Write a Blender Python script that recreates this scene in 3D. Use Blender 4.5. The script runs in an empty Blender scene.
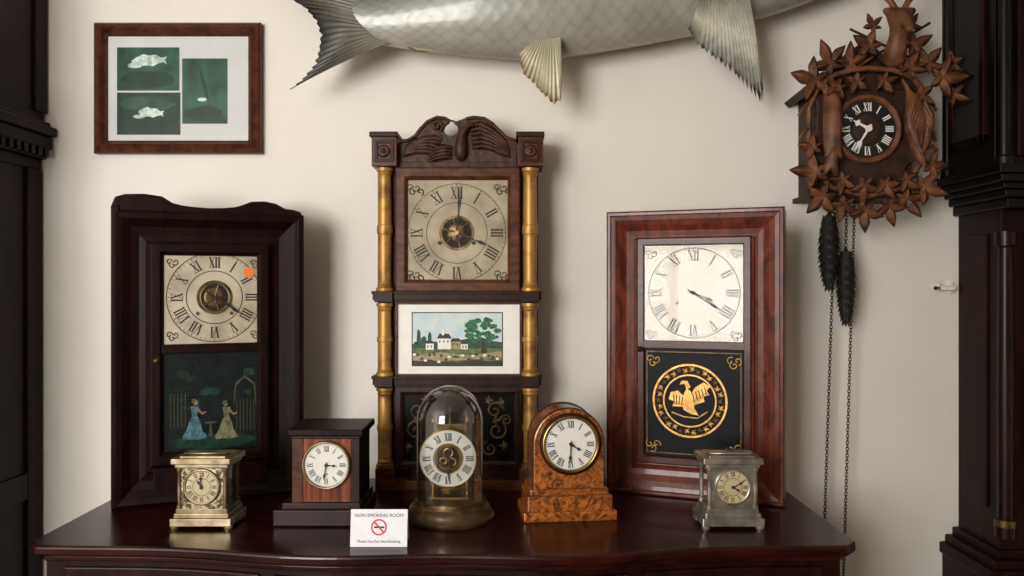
import bpy, bmesh, math, random
from mathutils import Vector, Matrix
random.seed(7)
F=804.0; CZ=1.46; TZ=0.945; WALL=2.2
scn=bpy.context.scene
scn.view_settings.view_transform='Standard'

# ---------------------------------------------------------------- materials
def C(h):
    h=h.lstrip('#'); v=[int(h[i:i+2],16)/255 for i in (0,2,4)]
    return tuple((x/12.92 if x<=.04045 else ((x+.055)/1.055)**2.4) for x in v)+(1,)
def base(name):
    m=bpy.data.materials.new(name); m.use_nodes=True
    nt=m.node_tree; b=nt.nodes['Principled BSDF']; return m,nt,b
def M(name,col,rough=.5,metal=0.,col2=None,ns=20,bump=0.,spec=.5,coat=0.,lo=.35,hi=.65,sc=(1,1,1),dist=0.,detail=4,bs=None):
    m,nt,b=base(name)
    b.inputs['Roughness'].default_value=rough; b.inputs['Metallic'].default_value=metal
    b.inputs['Specular IOR Level'].default_value=spec
    b.inputs['Coat Weight'].default_value=coat; b.inputs['Coat Roughness'].default_value=.12
    tc=nt.nodes.new('ShaderNodeTexCoord'); mp=nt.nodes.new('ShaderNodeMapping'); mp.inputs['Scale'].default_value=sc
    no=nt.nodes.new('ShaderNodeTexNoise'); no.inputs['Scale'].default_value=ns; no.inputs['Detail'].default_value=detail; no.inputs['Distortion'].default_value=dist
    nt.links.new(tc.outputs['Object'],mp.inputs['Vector']); nt.links.new(mp.outputs[0],no.inputs['Vector'])
    r=nt.nodes.new('ShaderNodeValToRGB'); r.color_ramp.elements[0].position=lo; r.color_ramp.elements[1].position=hi
    c1=C(col); c2=C(col2) if col2 else tuple(x*.8 for x in c1[:3])+(1,)
    r.color_ramp.elements[0].color=c2; r.color_ramp.elements[1].color=c1
    nt.links.new(no.outputs['Fac'],r.inputs[0]); nt.links.new(r.outputs[0],b.inputs['Base Color'])
    if bump:
        bp=nt.nodes.new('ShaderNodeBump'); bp.inputs['Strength'].default_value=bump; bp.inputs['Distance'].default_value=.004
        src=no
        if bs:
            src=nt.nodes.new('ShaderNodeTexNoise'); src.inputs['Scale'].default_value=bs; src.inputs['Detail'].default_value=3
            nt.links.new(tc.outputs['Object'],src.inputs['Vector'])
        nt.links.new(src.outputs['Fac'],bp.inputs['Height']); nt.links.new(bp.outputs[0],b.inputs['Normal'])
    return m
def wood(name,c1,c2,rough=.4,coat=.3,sc=(22,22,2.5),dist=1.0,bump=.03,spec=.2):
    return M(name,c1,rough,0,c2,ns=3,sc=sc,dist=dist,detail=6,coat=coat,bump=bump,lo=.36,hi=.66,spec=spec)
MT={}
MT['wall']=M('wall_plaster','#e3ddd4',.85,0,'#ddd6cb',ns=2.5,bump=.06,bs=60,spec=.2)
MT['ceil']=M('ceiling_paint','#ddd6ca',.9,0,'#d6cec0',ns=3)
MT['floor']=wood('floor_boards','#5a3420','#3a2014',.4,.2,(2.5,22,2.5))
MT['mahog']=wood('mahogany_dark','#330d09','#150403',.3,.25,(3,12,12))
MT['mahogv']=wood('mahogany_dark_vertical','#280a07','#110302',.38,.08,(12,12,2))
MT['nearblack']=wood('ebonised_wood','#1d0806','#0c0302',.42,.0,(12,12,2),spec=.12)
MT['casewood']=wood('tall_case_wood','#240a06','#100403',.45,.0,(12,12,2),spec=.14)
MT['caseblack']=wood('tall_case_black','#0f0806','#060302',.42,.02,(12,12,2),spec=.2)
MT['rose']=wood('rosewood_crotch','#6b3020','#42190f',.34,.22,(7,7,3),2.2)
MT['rose2']=wood('rosewood_door','#4e2015','#2f120b',.36,.12,(4,9,9),2)
MT['walnut']=wood('walnut_veneer','#5c341c','#38190b',.42,.1,(5,11,11),1.5)
MT['walnutd']=wood('walnut_dark','#331709','#1b0b04',.48,.04,(11,11,3),1.5)
MT['oakred']=wood('striped_walnut','#8a4526','#45200f',.38,.15,(38,38,1.5),.6)
MT['carve']=M('carved_walnut','#4a2817',.5,0,'#200f08',ns=60,bump=.5,spec=.3)
MT['burl']=M('burl_walnut','#a96023',.3,0,'#4a220b',ns=38,dist=2.8,detail=8,coat=.4,lo=.36,hi=.62)
MT['lind']=M('carved_linden','#74492f',.5,0,'#462918',ns=30,bump=.3,spec=.35)
MT['lindd']=M('carved_linden_dark','#3a2116',.6,0,'#22130c',ns=45,bump=.3,spec=.3)
MT['framew']=wood('picture_frame_wood','#56301f','#38190e',.42,.1,(12,12,12))
MT['brass']=M('brass',"#b59458",.28,1,'#846836',ns=25)
MT['brassm']=M('brass_muted',"#a6977a",.36,.8,'#6f6046',ns=25,bump=.1)
MT['brassd']=M('brass_tarnished','#7b6240',.4,.85,'#43331d',ns=40,bump=.2)
MT['bronze']=M('dome_base_bronze','#5c4630',.38,.6,'#35261a',ns=30,bump=.1)
MT['gilt']=M('gilt_column','#a8803f',.45,.45,'#6c4a20',ns=22,bump=.12,lo=.3,hi=.52)
MT['gold']=M('gold_leaf','#d0a35a',.4,.5,'#9a7030',ns=60)
MT['silver']=M('nickel_plate','#b3aca0',.32,.75,'#857d72',ns=30,bump=.1)
MT['ormolu']=M('ormolu_pattern','#948868',.4,.7,'#3a3020',ns=110,bump=.5,lo=.4,hi=.58)
MT['oldial']=M('aged_painted_dial','#bbb19c',.6,0,'#978b75',ns=16,lo=.3,hi=.62)
MT['oldial2']=M('grey_painted_dial','#aea28a',.6,0,'#877a61',ns=14,lo=.3,hi=.65)
MT['cream']=M('paper_dial','#dcd6c8',.6,0,'#cec5b0',ns=12)
MT['enamel']=M('enamel_white','#dedcd6',.2,0,'#d6d3cb',ns=12,coat=.3)
MT['ivory']=M('ivory_dial','#c4b792',.35,0,'#ad9e74',ns=20)
MT['black']=M('black_paint','#0e0d0d',.5,0,'#090808')
MT['ink']=M('dial_ink','#17120f',.6,0,'#0e0b09')
MT['white']=M('white_paint','#e4e1da',.5,0,'#dcd7ce')
MT['blackglass']=M('black_glass_ground','#060508',.45,0,'#040305',spec=.12)
MT['iron']=M('blackened_iron','#2e2824',.5,.7,'#191614')
MT['cone']=M('cast_pinecone','#1d1613',.6,.3,'#0f0b09',ns=40)
MT['orange']=M('orange_sticker','#e8792e',.6,0,'#e07028')
MT['card']=M('sign_card','#e0e1e3',.6,0,'#d9d9da')
MT['red']=M('sign_red','#d01c20',.5,0,'#c4181c')
MT['blue']=M('sign_ink','#22243a',.5,0,'#1c1e30')
MT['mat']=M('picture_mat','#cbccca',.8,0,'#c2c3c0',ns=6)
MT['green1']=M('photo_green','#2a5b48',.45,0,'#153226',ns=18,lo=.35,hi=.7,spec=.15)
MT['green2']=M('photo_green_dark','#183a2c',.45,0,'#0e241c',ns=30,lo=.3,hi=.7,spec=.15)
MT['photofish']=M('photo_fish','#c9d6cc',.5,0,'#6d9080',ns=90,lo=.3,hi=.6)
MT['plastic']=M('white_plastic','#e6e2da',.4,0,'#dfdad0')
MT['sky']=M('print_sky','#b0c8d0',.6,0,'#ccd2cc',ns=30)
MT['grass']=M('print_grass','#66763e',.6,0,'#3c4c26',ns=90)
MT['foli']=M('print_foliage','#2f7a4a',.6,0,'#143c26',ns=160,lo=.4,hi=.6)
MT['folid']=M('print_foliage_dark','#26503c',.6,0,'#17302a',ns=120)
MT['printdark']=M('print_dark','#1e1a18',.6,0,'#3a3026',ns=120)  # dark print colour for roofs, trunk, figures, foreground and feather lines
MT['dress1']=M('print_blue_dress','#4f7682',.5,0,'#1f3a44',ns=120)
MT['dress2']=M('print_cream_dress','#767252',.5,0,'#3a4428',ns=120)
MT['road']=M('print_road','#a59468',.5,0,'#7c7048',ns=120)
MT['garden']=M('print_night_garden','#101d1c',.5,0,'#060a0b',ns=40,lo=.35,hi=.7,spec=.15)
MT['dimgreen']=M('print_dim_green','#1d3a2e',.5,0,'#0e1d18',ns=60,spec=.15)
MT['dimgold']=M('print_dim_gold','#4d4723',.5,0,'#322d16',ns=60)
MT['skin']=M('print_skin','#8a6a56',.5,0,'#7a5c48')
MT['stencil']=M('bronze_stencil','#6c5734',.45,.4,'#3c2e18',ns=60)
MT['shadefill']=M('dark_interior','#1a100c',.8,0,'#0f0906')  # shade inside uncut openings and movements, put in as a flat dark colour
MT['felt']=M('window_frame_paint','#d9d4c8',.6,0,'#cfc9bc')

def glass(name,refl=.04,edge=.5,tint='#ffffff',pwr=1.6,rough=.03):
    m=bpy.data.materials.new(name); m.use_nodes=True; nt=m.node_tree
    nt.nodes.clear()
    out=nt.nodes.new('ShaderNodeOutputMaterial'); mx=nt.nodes.new('ShaderNodeMixShader')
    tr=nt.nodes.new('ShaderNodeBsdfTransparent'); tr.inputs[0].default_value=C(tint)
    gl=nt.nodes.new('ShaderNodeBsdfGlossy'); gl.inputs['Roughness'].default_value=rough
    lw=nt.nodes.new('ShaderNodeLayerWeight'); lw.inputs['Blend'].default_value=.25
    mr=nt.nodes.new('ShaderNodeMapRange'); mr.inputs[3].default_value=refl; mr.inputs[4].default_value=edge
    pw=nt.nodes.new('ShaderNodeMath'); pw.operation='POWER'; pw.inputs[1].default_value=pwr
    nt.links.new(lw.outputs['Facing'],pw.inputs[0]); nt.links.new(pw.outputs[0],mr.inputs[0])
    nt.links.new(mr.outputs[0],mx.inputs[0]); nt.links.new(tr.outputs[0],mx.inputs[1]); nt.links.new(gl.outputs[0],mx.inputs[2])
    nt.links.new(mx.outputs[0],out.inputs[0]); return m
MT['glass']=glass('pane_glass',.03,.5)
MT['oldglass']=glass('old_wavy_glass',.013,.3,rough=.12)
MT['dialglass']=glass('polished_dial_glass',.018,.35,rough=.06)
MT['domeglass']=glass('dome_glass',.06,.95,'#f2f4f2',.9)

def fishmat():
    m,nt,b=base('fish_scales'); b.inputs['Roughness'].default_value=.36; b.inputs['Metallic'].default_value=.1
    b.inputs['Coat Weight'].default_value=.25
    uv=nt.nodes.new('ShaderNodeUVMap'); mp=nt.nodes.new('ShaderNodeMapping')
    mp.inputs['Rotation'].default_value=(0,0,math.radians(45)); mp.inputs['Scale'].default_value=(36,36,1)
    vo=nt.nodes.new('ShaderNodeTexVoronoi'); vo.voronoi_dimensions='2D'; vo.inputs['Scale'].default_value=1; vo.inputs['Randomness'].default_value=.3
    nt.links.new(uv.outputs[0],mp.inputs[0]); nt.links.new(mp.outputs[0],vo.inputs['Vector'])
    sx=nt.nodes.new('ShaderNodeSeparateXYZ'); tc=nt.nodes.new('ShaderNodeTexCoord')
    nt.links.new(uv.outputs[0],sx.inputs[0])
    r=nt.nodes.new('ShaderNodeValToRGB'); r.color_ramp.elements[0].position=.0; r.color_ramp.elements[0].color=C('#aba394')
    r.color_ramp.elements[1].position=.42; r.color_ramp.elements[1].color=C('#4a4e47')
    e=r.color_ramp.elements.new(.10); e.color=C('#a19e92'); e=r.color_ramp.elements.new(.20); e.color=C('#82857c')
    nt.links.new(sx.outputs['Y'],r.inputs[0])
    r2=nt.nodes.new('ShaderNodeValToRGB'); r2.color_ramp.elements[0].position=.35; r2.color_ramp.elements[0].color=(1,1,1,1)
    r2.color_ramp.elements[1].position=.72; r2.color_ramp.elements[1].color=(.76,.76,.73,1)
    nt.links.new(vo.outputs['Distance'],r2.inputs[0])
    no=nt.nodes.new('ShaderNodeTexNoise'); no.inputs['Scale'].default_value=9; no.inputs['Detail'].default_value=5; nt.links.new(tc.outputs['Object'],no.inputs['Vector'])
    mr=nt.nodes.new('ShaderNodeMapRange'); mr.inputs[1].default_value=.3; mr.inputs[2].default_value=.7; mr.inputs[3].default_value=.75; mr.inputs[4].default_value=1.12
    nt.links.new(no.outputs['Fac'],mr.inputs[0])
    mx=nt.nodes.new('ShaderNodeMix'); mx.data_type='RGBA'; mx.blend_type='MULTIPLY'; mx.inputs[0].default_value=.8
    nt.links.new(r.outputs[0],mx.inputs[6]); nt.links.new(r2.outputs[0],mx.inputs[7])
    m2=nt.nodes.new('ShaderNodeMix'); m2.data_type='RGBA'; m2.blend_type='MULTIPLY'; m2.inputs[0].default_value=1
    nt.links.new(mx.outputs[2],m2.inputs[6]); nt.links.new(mr.outputs[0],m2.inputs[7]); nt.links.new(m2.outputs[2],b.inputs['Base Color'])
    bp=nt.nodes.new('ShaderNodeBump'); bp.invert=True; bp.inputs['Strength'].default_value=.18; bp.inputs['Distance'].default_value=.003
    nt.links.new(vo.outputs['Distance'],bp.inputs['Height']); nt.links.new(bp.outputs[0],b.inputs['Normal'])
    return m
MT['fish']=fishmat()
def finmat(name,c0,c1,c2,n,p1=.6):
    m,nt,b=base(name); b.inputs['Roughness'].default_value=.4
    uv=nt.nodes.new('ShaderNodeUVMap'); s=nt.nodes.new('ShaderNodeSeparateXYZ'); nt.links.new(uv.outputs[0],s.inputs[0])
    tc=nt.nodes.new('ShaderNodeTexCoord'); no=nt.nodes.new('ShaderNodeTexNoise'); no.inputs['Scale'].default_value=30; nt.links.new(tc.outputs['Object'],no.inputs['Vector'])
    ad=nt.nodes.new('ShaderNodeMath'); ad.operation='MULTIPLY_ADD'; ad.inputs[1].default_value=.35; nt.links.new(no.outputs['Fac'],ad.inputs[0])
    sb_=nt.nodes.new('ShaderNodeMath'); sb_.operation='SUBTRACT'; sb_.inputs[1].default_value=.17; nt.links.new(s.outputs['Y'],sb_.inputs[0]); nt.links.new(sb_.outputs[0],ad.inputs[2])
    r=nt.nodes.new('ShaderNodeValToRGB'); r.color_ramp.elements[0].color=C(c0); r.color_ramp.elements[0].position=.1
    r.color_ramp.elements[1].color=C(c2); r.color_ramp.elements[1].position=1
    e=r.color_ramp.elements.new(p1); e.color=C(c1)
    nt.links.new(ad.outputs[0],r.inputs[0])
    ma=nt.nodes.new('ShaderNodeMath'); ma.operation='MULTIPLY'; ma.inputs[1].default_value=n*math.pi*2
    si=nt.nodes.new('ShaderNodeMath'); si.operation='SINE'
    mr=nt.nodes.new('ShaderNodeMapRange'); mr.inputs[1].default_value=-1; mr.inputs[3].default_value=.55; mr.inputs[4].default_value=1.1
    nt.links.new(s.outputs['X'],ma.inputs[0]); nt.links.new(ma.outputs[0],si.inputs[0]); nt.links.new(si.outputs[0],mr.inputs[0])
    mx=nt.nodes.new('ShaderNodeMix'); mx.data_type='RGBA'; mx.blend_type='MULTIPLY'; mx.inputs[0].default_value=1
    nt.links.new(r.outputs[0],mx.inputs[6]); nt.links.new(mr.outputs[0],mx.inputs[7]); nt.links.new(mx.outputs[2],b.inputs['Base Color'])
    return m
MT['fin']=finmat('fin_pale','#a8a48c','#c8c2a4','#74561f',16,.66)
MT['pfin']=finmat('fin_pectoral','#7a7c70','#cfccb8','#1d1e1a',20,.55)
MT['tail']=finmat('fin_tail','#7c776b','#524f47','#171412',22)

# ---------------------------------------------------------------- builders
def mk(name,verts,faces,mat,parent=None,smooth=False,uvs=None):
    me=bpy.data.meshes.new(name); me.from_pydata([tuple(v) for v in verts],[],faces); me.update()
    bm=bmesh.new(); bm.from_mesh(me)
    if not uvs: bmesh.ops.recalc_face_normals(bm,faces=bm.faces)
    bm.to_mesh(me); bm.free()
    if uvs:
        l=me.uv_layers.new(name='UVMap')
        for p in me.polygons:
            for li in p.loop_indices: l.data[li].uv=uvs[me.loops[li].vertex_index]
    if smooth:
        for p in me.polygons: p.use_smooth=True
    ob=bpy.data.objects.new(name,me); scn.collection.objects.link(ob)
    if mat: me.materials.append(MT[mat] if isinstance(mat,str) else mat)
    if parent: ob.parent=parent
    return ob
def bevel(ob,w,seg=2):
    if w:
        m=ob.modifiers.new('bevel','BEVEL'); m.width=w; m.segments=seg; m.limit_method='ANGLE'; m.angle_limit=math.radians(35)
    return ob
def wbox(name,x0,x1,y0,y1,z0,z1,mat,parent=None,bw=0):
    v=[(x,y,z) for x in (x0,x1) for y in (y0,y1) for z in (z0,z1)]
    f=[(0,1,3,2),(4,6,7,5),(0,4,5,1),(2,3,7,6),(0,2,6,4),(1,5,7,3)]
    return bevel(mk(name,v,f,mat,parent),bw)
class Obj:
    """an object built in its own upright drawing units; local +y = away from the viewer side"""
    def __init__(s,name,cx,by,d,z=None,rz=0,sx=None,loc=None,sz=None):
        s.cx=cx; s.by=by; s.s=sz or d/F; s.sx=sx or s.s
        s.e=bpy.data.objects.new(name,None); scn.collection.objects.link(s.e); s.e.empty_display_size=.05
        if loc is None: loc=((cx-512)*d/F,d,(CZ+(288-by)*d/F) if z is None else z)
        s.e.location=loc; s.e.rotation_euler=(0,0,math.radians(rz))
    def X(s,px): return (px-s.cx)*s.sx
    def Z(s,py): return (s.by-py)*s.s
    def box(s,n,x0,x1,t,b,y0,y1,mat,bw=.0015):
        return wbox(n,s.X(x0),s.X(x1),y0,y1,s.Z(b),s.Z(t),mat,s.e,bw)
    def poly(s,n,pts,y,mat):
        return mk(n,[(s.X(a),y,s.Z(b)) for a,b in pts],[tuple(range(len(pts)))],mat,s.e)
    def prism(s,n,pts,y0,y1,mat,bw=.001):
        k=len(pts); v=[(s.X(a),y0,s.Z(b)) for a,b in pts]+[(s.X(a),y1,s.Z(b)) for a,b in pts]
        f=[tuple(range(k)),tuple(range(2*k-1,k-1,-1))]+[(i,(i+1)%k,(i+1)%k+k,i+k) for i in range(k)]
        return bevel(mk(n,v,f,mat,s.e),bw)
    def ell(s,n,cx,cy,rx,ry,y,mat,seg=40):
        return s.poly(n,[(cx+rx*math.cos(2*math.pi*i/seg),cy+ry*math.sin(2*math.pi*i/seg)) for i in range(seg)],y,mat)
    def blob(s,n,cx,cy,rx,ry,y,mat,seg=40,j=.15):
        return s.poly(n,[(cx+rx*q*math.cos(2*math.pi*i/seg),cy+ry*q*math.sin(2*math.pi*i/seg)) for i in range(seg) for q in (1-j*random.random(),)],y,mat)
    def disc(s,n,cx,cy,r,y0,y1,mat,seg=48,bw=.0008):
        return s.prism(n,[(cx+r*math.cos(2*math.pi*i/seg),cy+r*math.sin(2*math.pi*i/seg)) for i in range(seg)],y0,y1,mat,bw)
    def turn(s,n,cx,cy,prof,mat,seg=48):
        v=[];f=[];k=len(prof)
        for i in range(seg):
            a=2*math.pi*i/seg
            for r,y in prof: v.append((s.X(cx)+r*s.s*math.cos(a),y,s.Z(cy)+r*s.s*math.sin(a)))
        for i in range(seg):
            for j in range(k-1):
                f.append((i*k+j,((i+1)%seg)*k+j,((i+1)%seg)*k+j+1,i*k+j+1))
        return mk(n,v,f,mat,s.e,True)
    def lathe(s,n,cx,y,prof,mat,seg=32,smooth=True):
        v=[];f=[];k=len(prof)
        for i in range(seg):
            a=2*math.pi*i/seg
            for py,r in prof: v.append((s.X(cx)+r*s.s*math.cos(a),y+r*s.s*math.sin(a),s.Z(py)))
        for i in range(seg):
            for j in range(k-1):
                f.append((i*k+j,((i+1)%seg)*k+j,((i+1)%seg)*k+j+1,i*k+j+1))
        f.append(tuple(i*k for i in range(seg))); f.append(tuple(i*k+k-1 for i in range(seg)))
        ob=mk(n,v,f,mat,s.e,smooth)
        if smooth:
            m=ob.modifiers.new('es','EDGE_SPLIT'); m.split_angle=math.radians(38)
        return ob
    def frame(s,n,x0,x1,t,b,prof,mat,bw=0):
        v=[];f=[]
        for ins,y in prof:
            for (px,py) in ((x0+ins,b-ins),(x1-ins,b-ins),(x1-ins,t+ins),(x0+ins,t+ins)): v.append((s.X(px),y,s.Z(py)))
        for j in range(len(prof)-1):
            for i in range(4): f.append((j*4+i,j*4+(i+1)%4,(j+1)*4+(i+1)%4,(j+1)*4+i))
        return bevel(mk(n,v,f,mat,s.e),bw)
    def ann(s,n,cx,cy,r0,r1,y,mat,seg=64):
        v=[];f=[]
        for i in range(seg):
            a=2*math.pi*i/seg
            for r in (r0,r1): v.append((s.X(cx)+r*s.s*math.cos(a),y,s.Z(cy)+r*s.s*math.sin(a)))
        for i in range(seg):
            j=(i+1)%seg; f.append((2*i,2*i+1,2*j+1,2*j))
        return mk(n,v,f,mat,s.e)
    def tube(s,n,pts,r,mat,cyc=False,taper=None):
        cu=bpy.data.curves.new(n,'CURVE'); cu.dimensions='3D'; cu.bevel_depth=r*s.s; cu.bevel_resolution=2; cu.use_fill_caps=True
        sp=cu.splines.new('POLY'); sp.points.add(len(pts)-1); sp.use_cyclic_u=cyc
        for i,p in enumerate(pts):
            sp.points[i].co=(s.X(p[0]),p[2],s.Z(p[1]),1)
            if taper: sp.points[i].radius=1+(taper-1)*i/(len(pts)-1)
        cu.materials.append(MT[mat]); ob=bpy.data.objects.new(n,cu); scn.collection.objects.link(ob); ob.parent=s.e
        return ob
    def spiral(s,n,cx,cy,r0,r1,turns,a0,y,w,mat,sgn=1,flat=False):
        pts=[]
        for i in range(30):
            t=i/29; a=a0+sgn*t*turns*2*math.pi; r=r0+(r1-r0)*t
            pts.append((cx+r*math.cos(a),cy-r*math.sin(a),y))
        return s.tube(n,pts,w,mat)
    def skin(s,n,pts,edges,rad,mat,sub=2):
        me=bpy.data.meshes.new(n); me.from_pydata([(s.X(p[0]),p[2],s.Z(p[1])) for p in pts],edges,[])
        ob=bpy.data.objects.new(n,me); scn.collection.objects.link(ob); ob.parent=s.e
        sk=ob.modifiers.new('skin','SKIN'); sk.use_smooth_shade=True
        for i,r in enumerate(rad):
            rr=r*s.s; me.skin_vertices[0].data[i].radius=(rr,rr)
        me.skin_vertices[0].data[0].use_root=True
        sb=ob.modifiers.new('sub','SUBSURF'); sb.levels=sub; sb.render_levels=sub
        me.materials.append(MT[mat]); return ob
    def leaf(s,n,cx,cy,ang,size,y,mat,lobes=5,th=.008,tilt=0):
        N=20*lobes; v=[(s.X(cx),y-th*.7,s.Z(cy))]; f=[]; a0=math.radians(ang)
        rings=[.35,.7,1.0]
        for k,q in enumerate(rings):
            for i in range(N):
                t=2*math.pi*i/N-math.pi
                c=abs(2*((t*lobes/(2*math.pi))%1)-1)
                sr=.05*(1-abs(2*((t*lobes*3/(2*math.pi))%1)-1)) if q==1 else 0
                r=size*(.50+.62*c**1.15-sr)*(.95+.32*math.cos(t))*q
                yy=y-th*(1.3-q*1.2)-th*1.5*c**2*(1-abs(q-.6))+tilt*r*s.s*math.cos(t)
                v.append((s.X(cx)+r*s.s*math.cos(t+a0),yy,s.Z(cy)+r*s.s*math.sin(t+a0)))
        for i in range(N):
            j=(i+1)%N; f.append((0,1+i,1+j))
            for k in range(2):
                f.append((1+k*N+i,1+(k+1)*N+i,1+(k+1)*N+j,1+k*N+j))
        bi=len(v); v.append((s.X(cx),y+th*.6,s.Z(cy)))
        for i in range(N): f.append((bi,1+2*N+(i+1)%N,1+2*N+i))
        return mk(n,v,f,mat,s.e,True)
    def plume(s,n,pts,w0,y,mat,th=.006):
        v=[];f=[];k=len(pts)
        for i,(a,b) in enumerate(pts):
            p=pts[max(0,i-1)];q=pts[min(k-1,i+1)]; dx,dy=q[0]-p[0],q[1]-p[1]; L=math.hypot(dx,dy) or 1; nx,ny=-dy/L,dx/L
            w=w0*math.sin(math.pi*min(1,(i+.6)/k))**.7*(1+.18*(i%2))
            for m,yy in ((-1,y),(-.5,y-th*.5),(0,y-th),(.5,y-th*.5),(1,y)): v.append((s.X(a+nx*w*m),yy,s.Z(b+ny*w*m)))
        for i in range(k-1):
            for j in range(4): f.append((i*5+j,i*5+j+1,(i+1)*5+j+1,(i+1)*5+j))
        return mk(n,v,f,mat,s.e,True)
    def roman(s,n,cx,cy,r0,r1,y,mat,bold=1.0,ss=None):
        H=r1-r0; V=[];Fc=[]
        def quad(q,ph):
            b=len(V)
            for a,rr in q:
                px=a*math.cos(ph)+(r0+rr)*math.sin(ph); pz=-a*math.sin(ph)+(r0+rr)*math.cos(ph)
                V.append((s.X(cx)+px*s.s,y,s.Z(cy)+pz*s.s))
            Fc.append(tuple(range(b,b+4)))
        names=['XII','I','II','III','IIII','V','VI','VII','VIII','IX','X','XI']
        wd={'I':.25*H,'V':.5*H,'X':.5*H}; T=.13*H*bold; tn=.05*H*bold; sf=.04*H
        for k,nm in enumerate(names):
            ph=math.radians(30*k); tot=sum(wd[c] for c in nm); x=-tot/2
            for c in nm:
                w=wd[c]; m=x+w/2
                if c=='I': quad([(m-T/2,0),(m+T/2,0),(m+T/2,H),(m-T/2,H)],ph)
                elif c=='V':
                    quad([(m-T/2,0),(m+T/2,0),(x+T,H),(x,H)],ph); quad([(m-tn/2,0),(m+tn/2,0),(x+w,H),(x+w-tn,H)],ph)
                else:
                    quad([(x+w-T,0),(x+w,0),(x+T,H),(x,H)],ph); quad([(x,0),(x+tn,0),(x+w,H),(x+w-tn,H)],ph)
                x+=w
            quad([(-tot/2,0),(tot/2,0),(tot/2,sf),(-tot/2,sf)],ph); quad([(-tot/2,H-sf),(tot/2,H-sf),(tot/2,H),(-tot/2,H)],ph)
        return mk(n,V,Fc,mat,s.e)
    def ticks(s,n,cx,cy,r0,r1,y,mat,w=.5,N=60):
        V=[];Fc=[]
        for k in range(N):
            ph=2*math.pi*k/N; ww=w*(2 if k%5==0 else 1)/2; b=len(V)
            for a,rr in ((-ww,r0),(ww,r0),(ww,r1),(-ww,r1)):
                V.append((s.X(cx)+(a*math.cos(ph)+rr*math.sin(ph))*s.s,y,s.Z(cy)+(-a*math.sin(ph)+rr*math.cos(ph))*s.s))
            Fc.append(tuple(range(b,b+4)))
        return mk(n,V,Fc,mat,s.e)
    def hand(s,n,cx,cy,deg,L,w,y,mat,moon=True):
        ph=math.radians(deg)
        def T(a,r): return (cx+a*math.cos(ph)+r*math.sin(ph), cy-(-a*math.sin(ph)+r*math.cos(ph)))
        p=[T(-w*.5,-L*.18),(T(w*.5,-L*.18)),T(w*.6,0),T(w*.35,L*.55),T(w*1.3,L*.68),T(w*.35,L*.82),T(0,L),T(-w*.35,L*.82),T(-w*1.3,L*.68),T(-w*.35,L*.55),T(-w*.6,0)]
        return s.prism(n,p,y,y+.0012,mat,0)
    def hands(s,cx,cy,h,m,R,y,mat,w=1.2):
        s.hand('hour_hand',cx,cy,h,R*.6,w*1.3,y,mat); s.hand('minute_hand',cx,cy,m,R*.88,w,y-.0015,mat)
        s.disc('hand_boss',cx,cy,w*1.4,y-.004,y+.004,mat,16,0)
    def text(s,n,t,px,py,size,y,mat,align='CENTER'):
        cu=bpy.data.curves.new(n,'FONT'); cu.body=t; cu.size=size*s.s; cu.align_x=align; cu.extrude=.0001
        cu.materials.append(MT[mat]); ob=bpy.data.objects.new(n,cu); scn.collection.objects.link(ob)
        ob.location=(s.X(px),y,s.Z(py)); ob.rotation_euler=(math.pi/2,0,0); ob.parent=s.e; return ob
def raw(parent):
    t=Obj.__new__(Obj); t.e=parent; t.cx=0;t.by=0;t.s=1;t.sx=1; return t

# ---------------------------------------------------------------- room
XL,XR,YB,ZC=-2.8,2.3,-1.8,2.75
wbox('wall_front',XL-.1,XR+.1,WALL,WALL+.1,0,ZC,'wall')
wbox('wall_left',XL-.1,XL,YB,WALL,0,ZC,'wall')
wbox('wall_right',XR,XR+.1,YB,WALL,0,ZC,'wall')
wbox('floor',XL-.1,XR+.1,YB-.1,WALL+.1,-.1,0,'floor')
wbox('ceiling',XL-.1,XR+.1,YB-.1,WALL+.1,ZC,ZC+.1,'ceil')
wx0,wx1,wz0,wz1=-2.6,-1.0,.95,2.55
bw=bpy.data.objects.new('wall_back',None); scn.collection.objects.link(bw)
wbox('wall_back_left',XL-.1,wx0,YB-.1,YB,0,ZC,'wall',bw); wbox('wall_back_right',wx1,XR+.1,YB-.1,YB,0,ZC,'wall',bw)
wbox('wall_back_low',wx0,wx1,YB-.1,YB,0,wz0,'wall',bw); wbox('wall_back_high',wx0,wx1,YB-.1,YB,wz1,ZC,'wall',bw)
we=bpy.data.objects.new('window_1',None); scn.collection.objects.link(we)
for i,x in enumerate((wx0,(wx0+wx1)/2-.02,wx1-.04)): wbox('stile_%d'%i,x,x+.04,YB-.07,YB-.02,wz0,wz1,'felt',we)
for i,z in enumerate((wz0,(wz0+wz1)/2,wz1-.04)): wbox('rail_%d'%i,wx0,wx1,YB-.065,YB-.025,z,z+.04,'felt',we)
wbox('baseboard_front',XL,XR,WALL-.015,WALL,0,.12,'felt')

def area(name,loc,rot,sx,sy,power,col):
    l=bpy.data.lights.new(name,'AREA'); l.shape='RECTANGLE'; l.size=sx; l.size_y=sy; l.energy=power; l.color=col
    o=bpy.data.objects.new(name,l); scn.collection.objects.link(o); o.location=loc; o.rotation_euler=rot; return o
area('window_daylight',((wx0+wx1)/2,YB-.12,(wz0+wz1)/2),(math.pi/2,0,0),1.5,1.6,172,(1,.985,.965))
w=bpy.data.worlds.new('World'); scn.world=w; w.use_nodes=True
w.node_tree.nodes['Background'].inputs[0].default_value=(.75,.85,1,1); w.node_tree.nodes['Background'].inputs[1].default_value=.6

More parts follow.
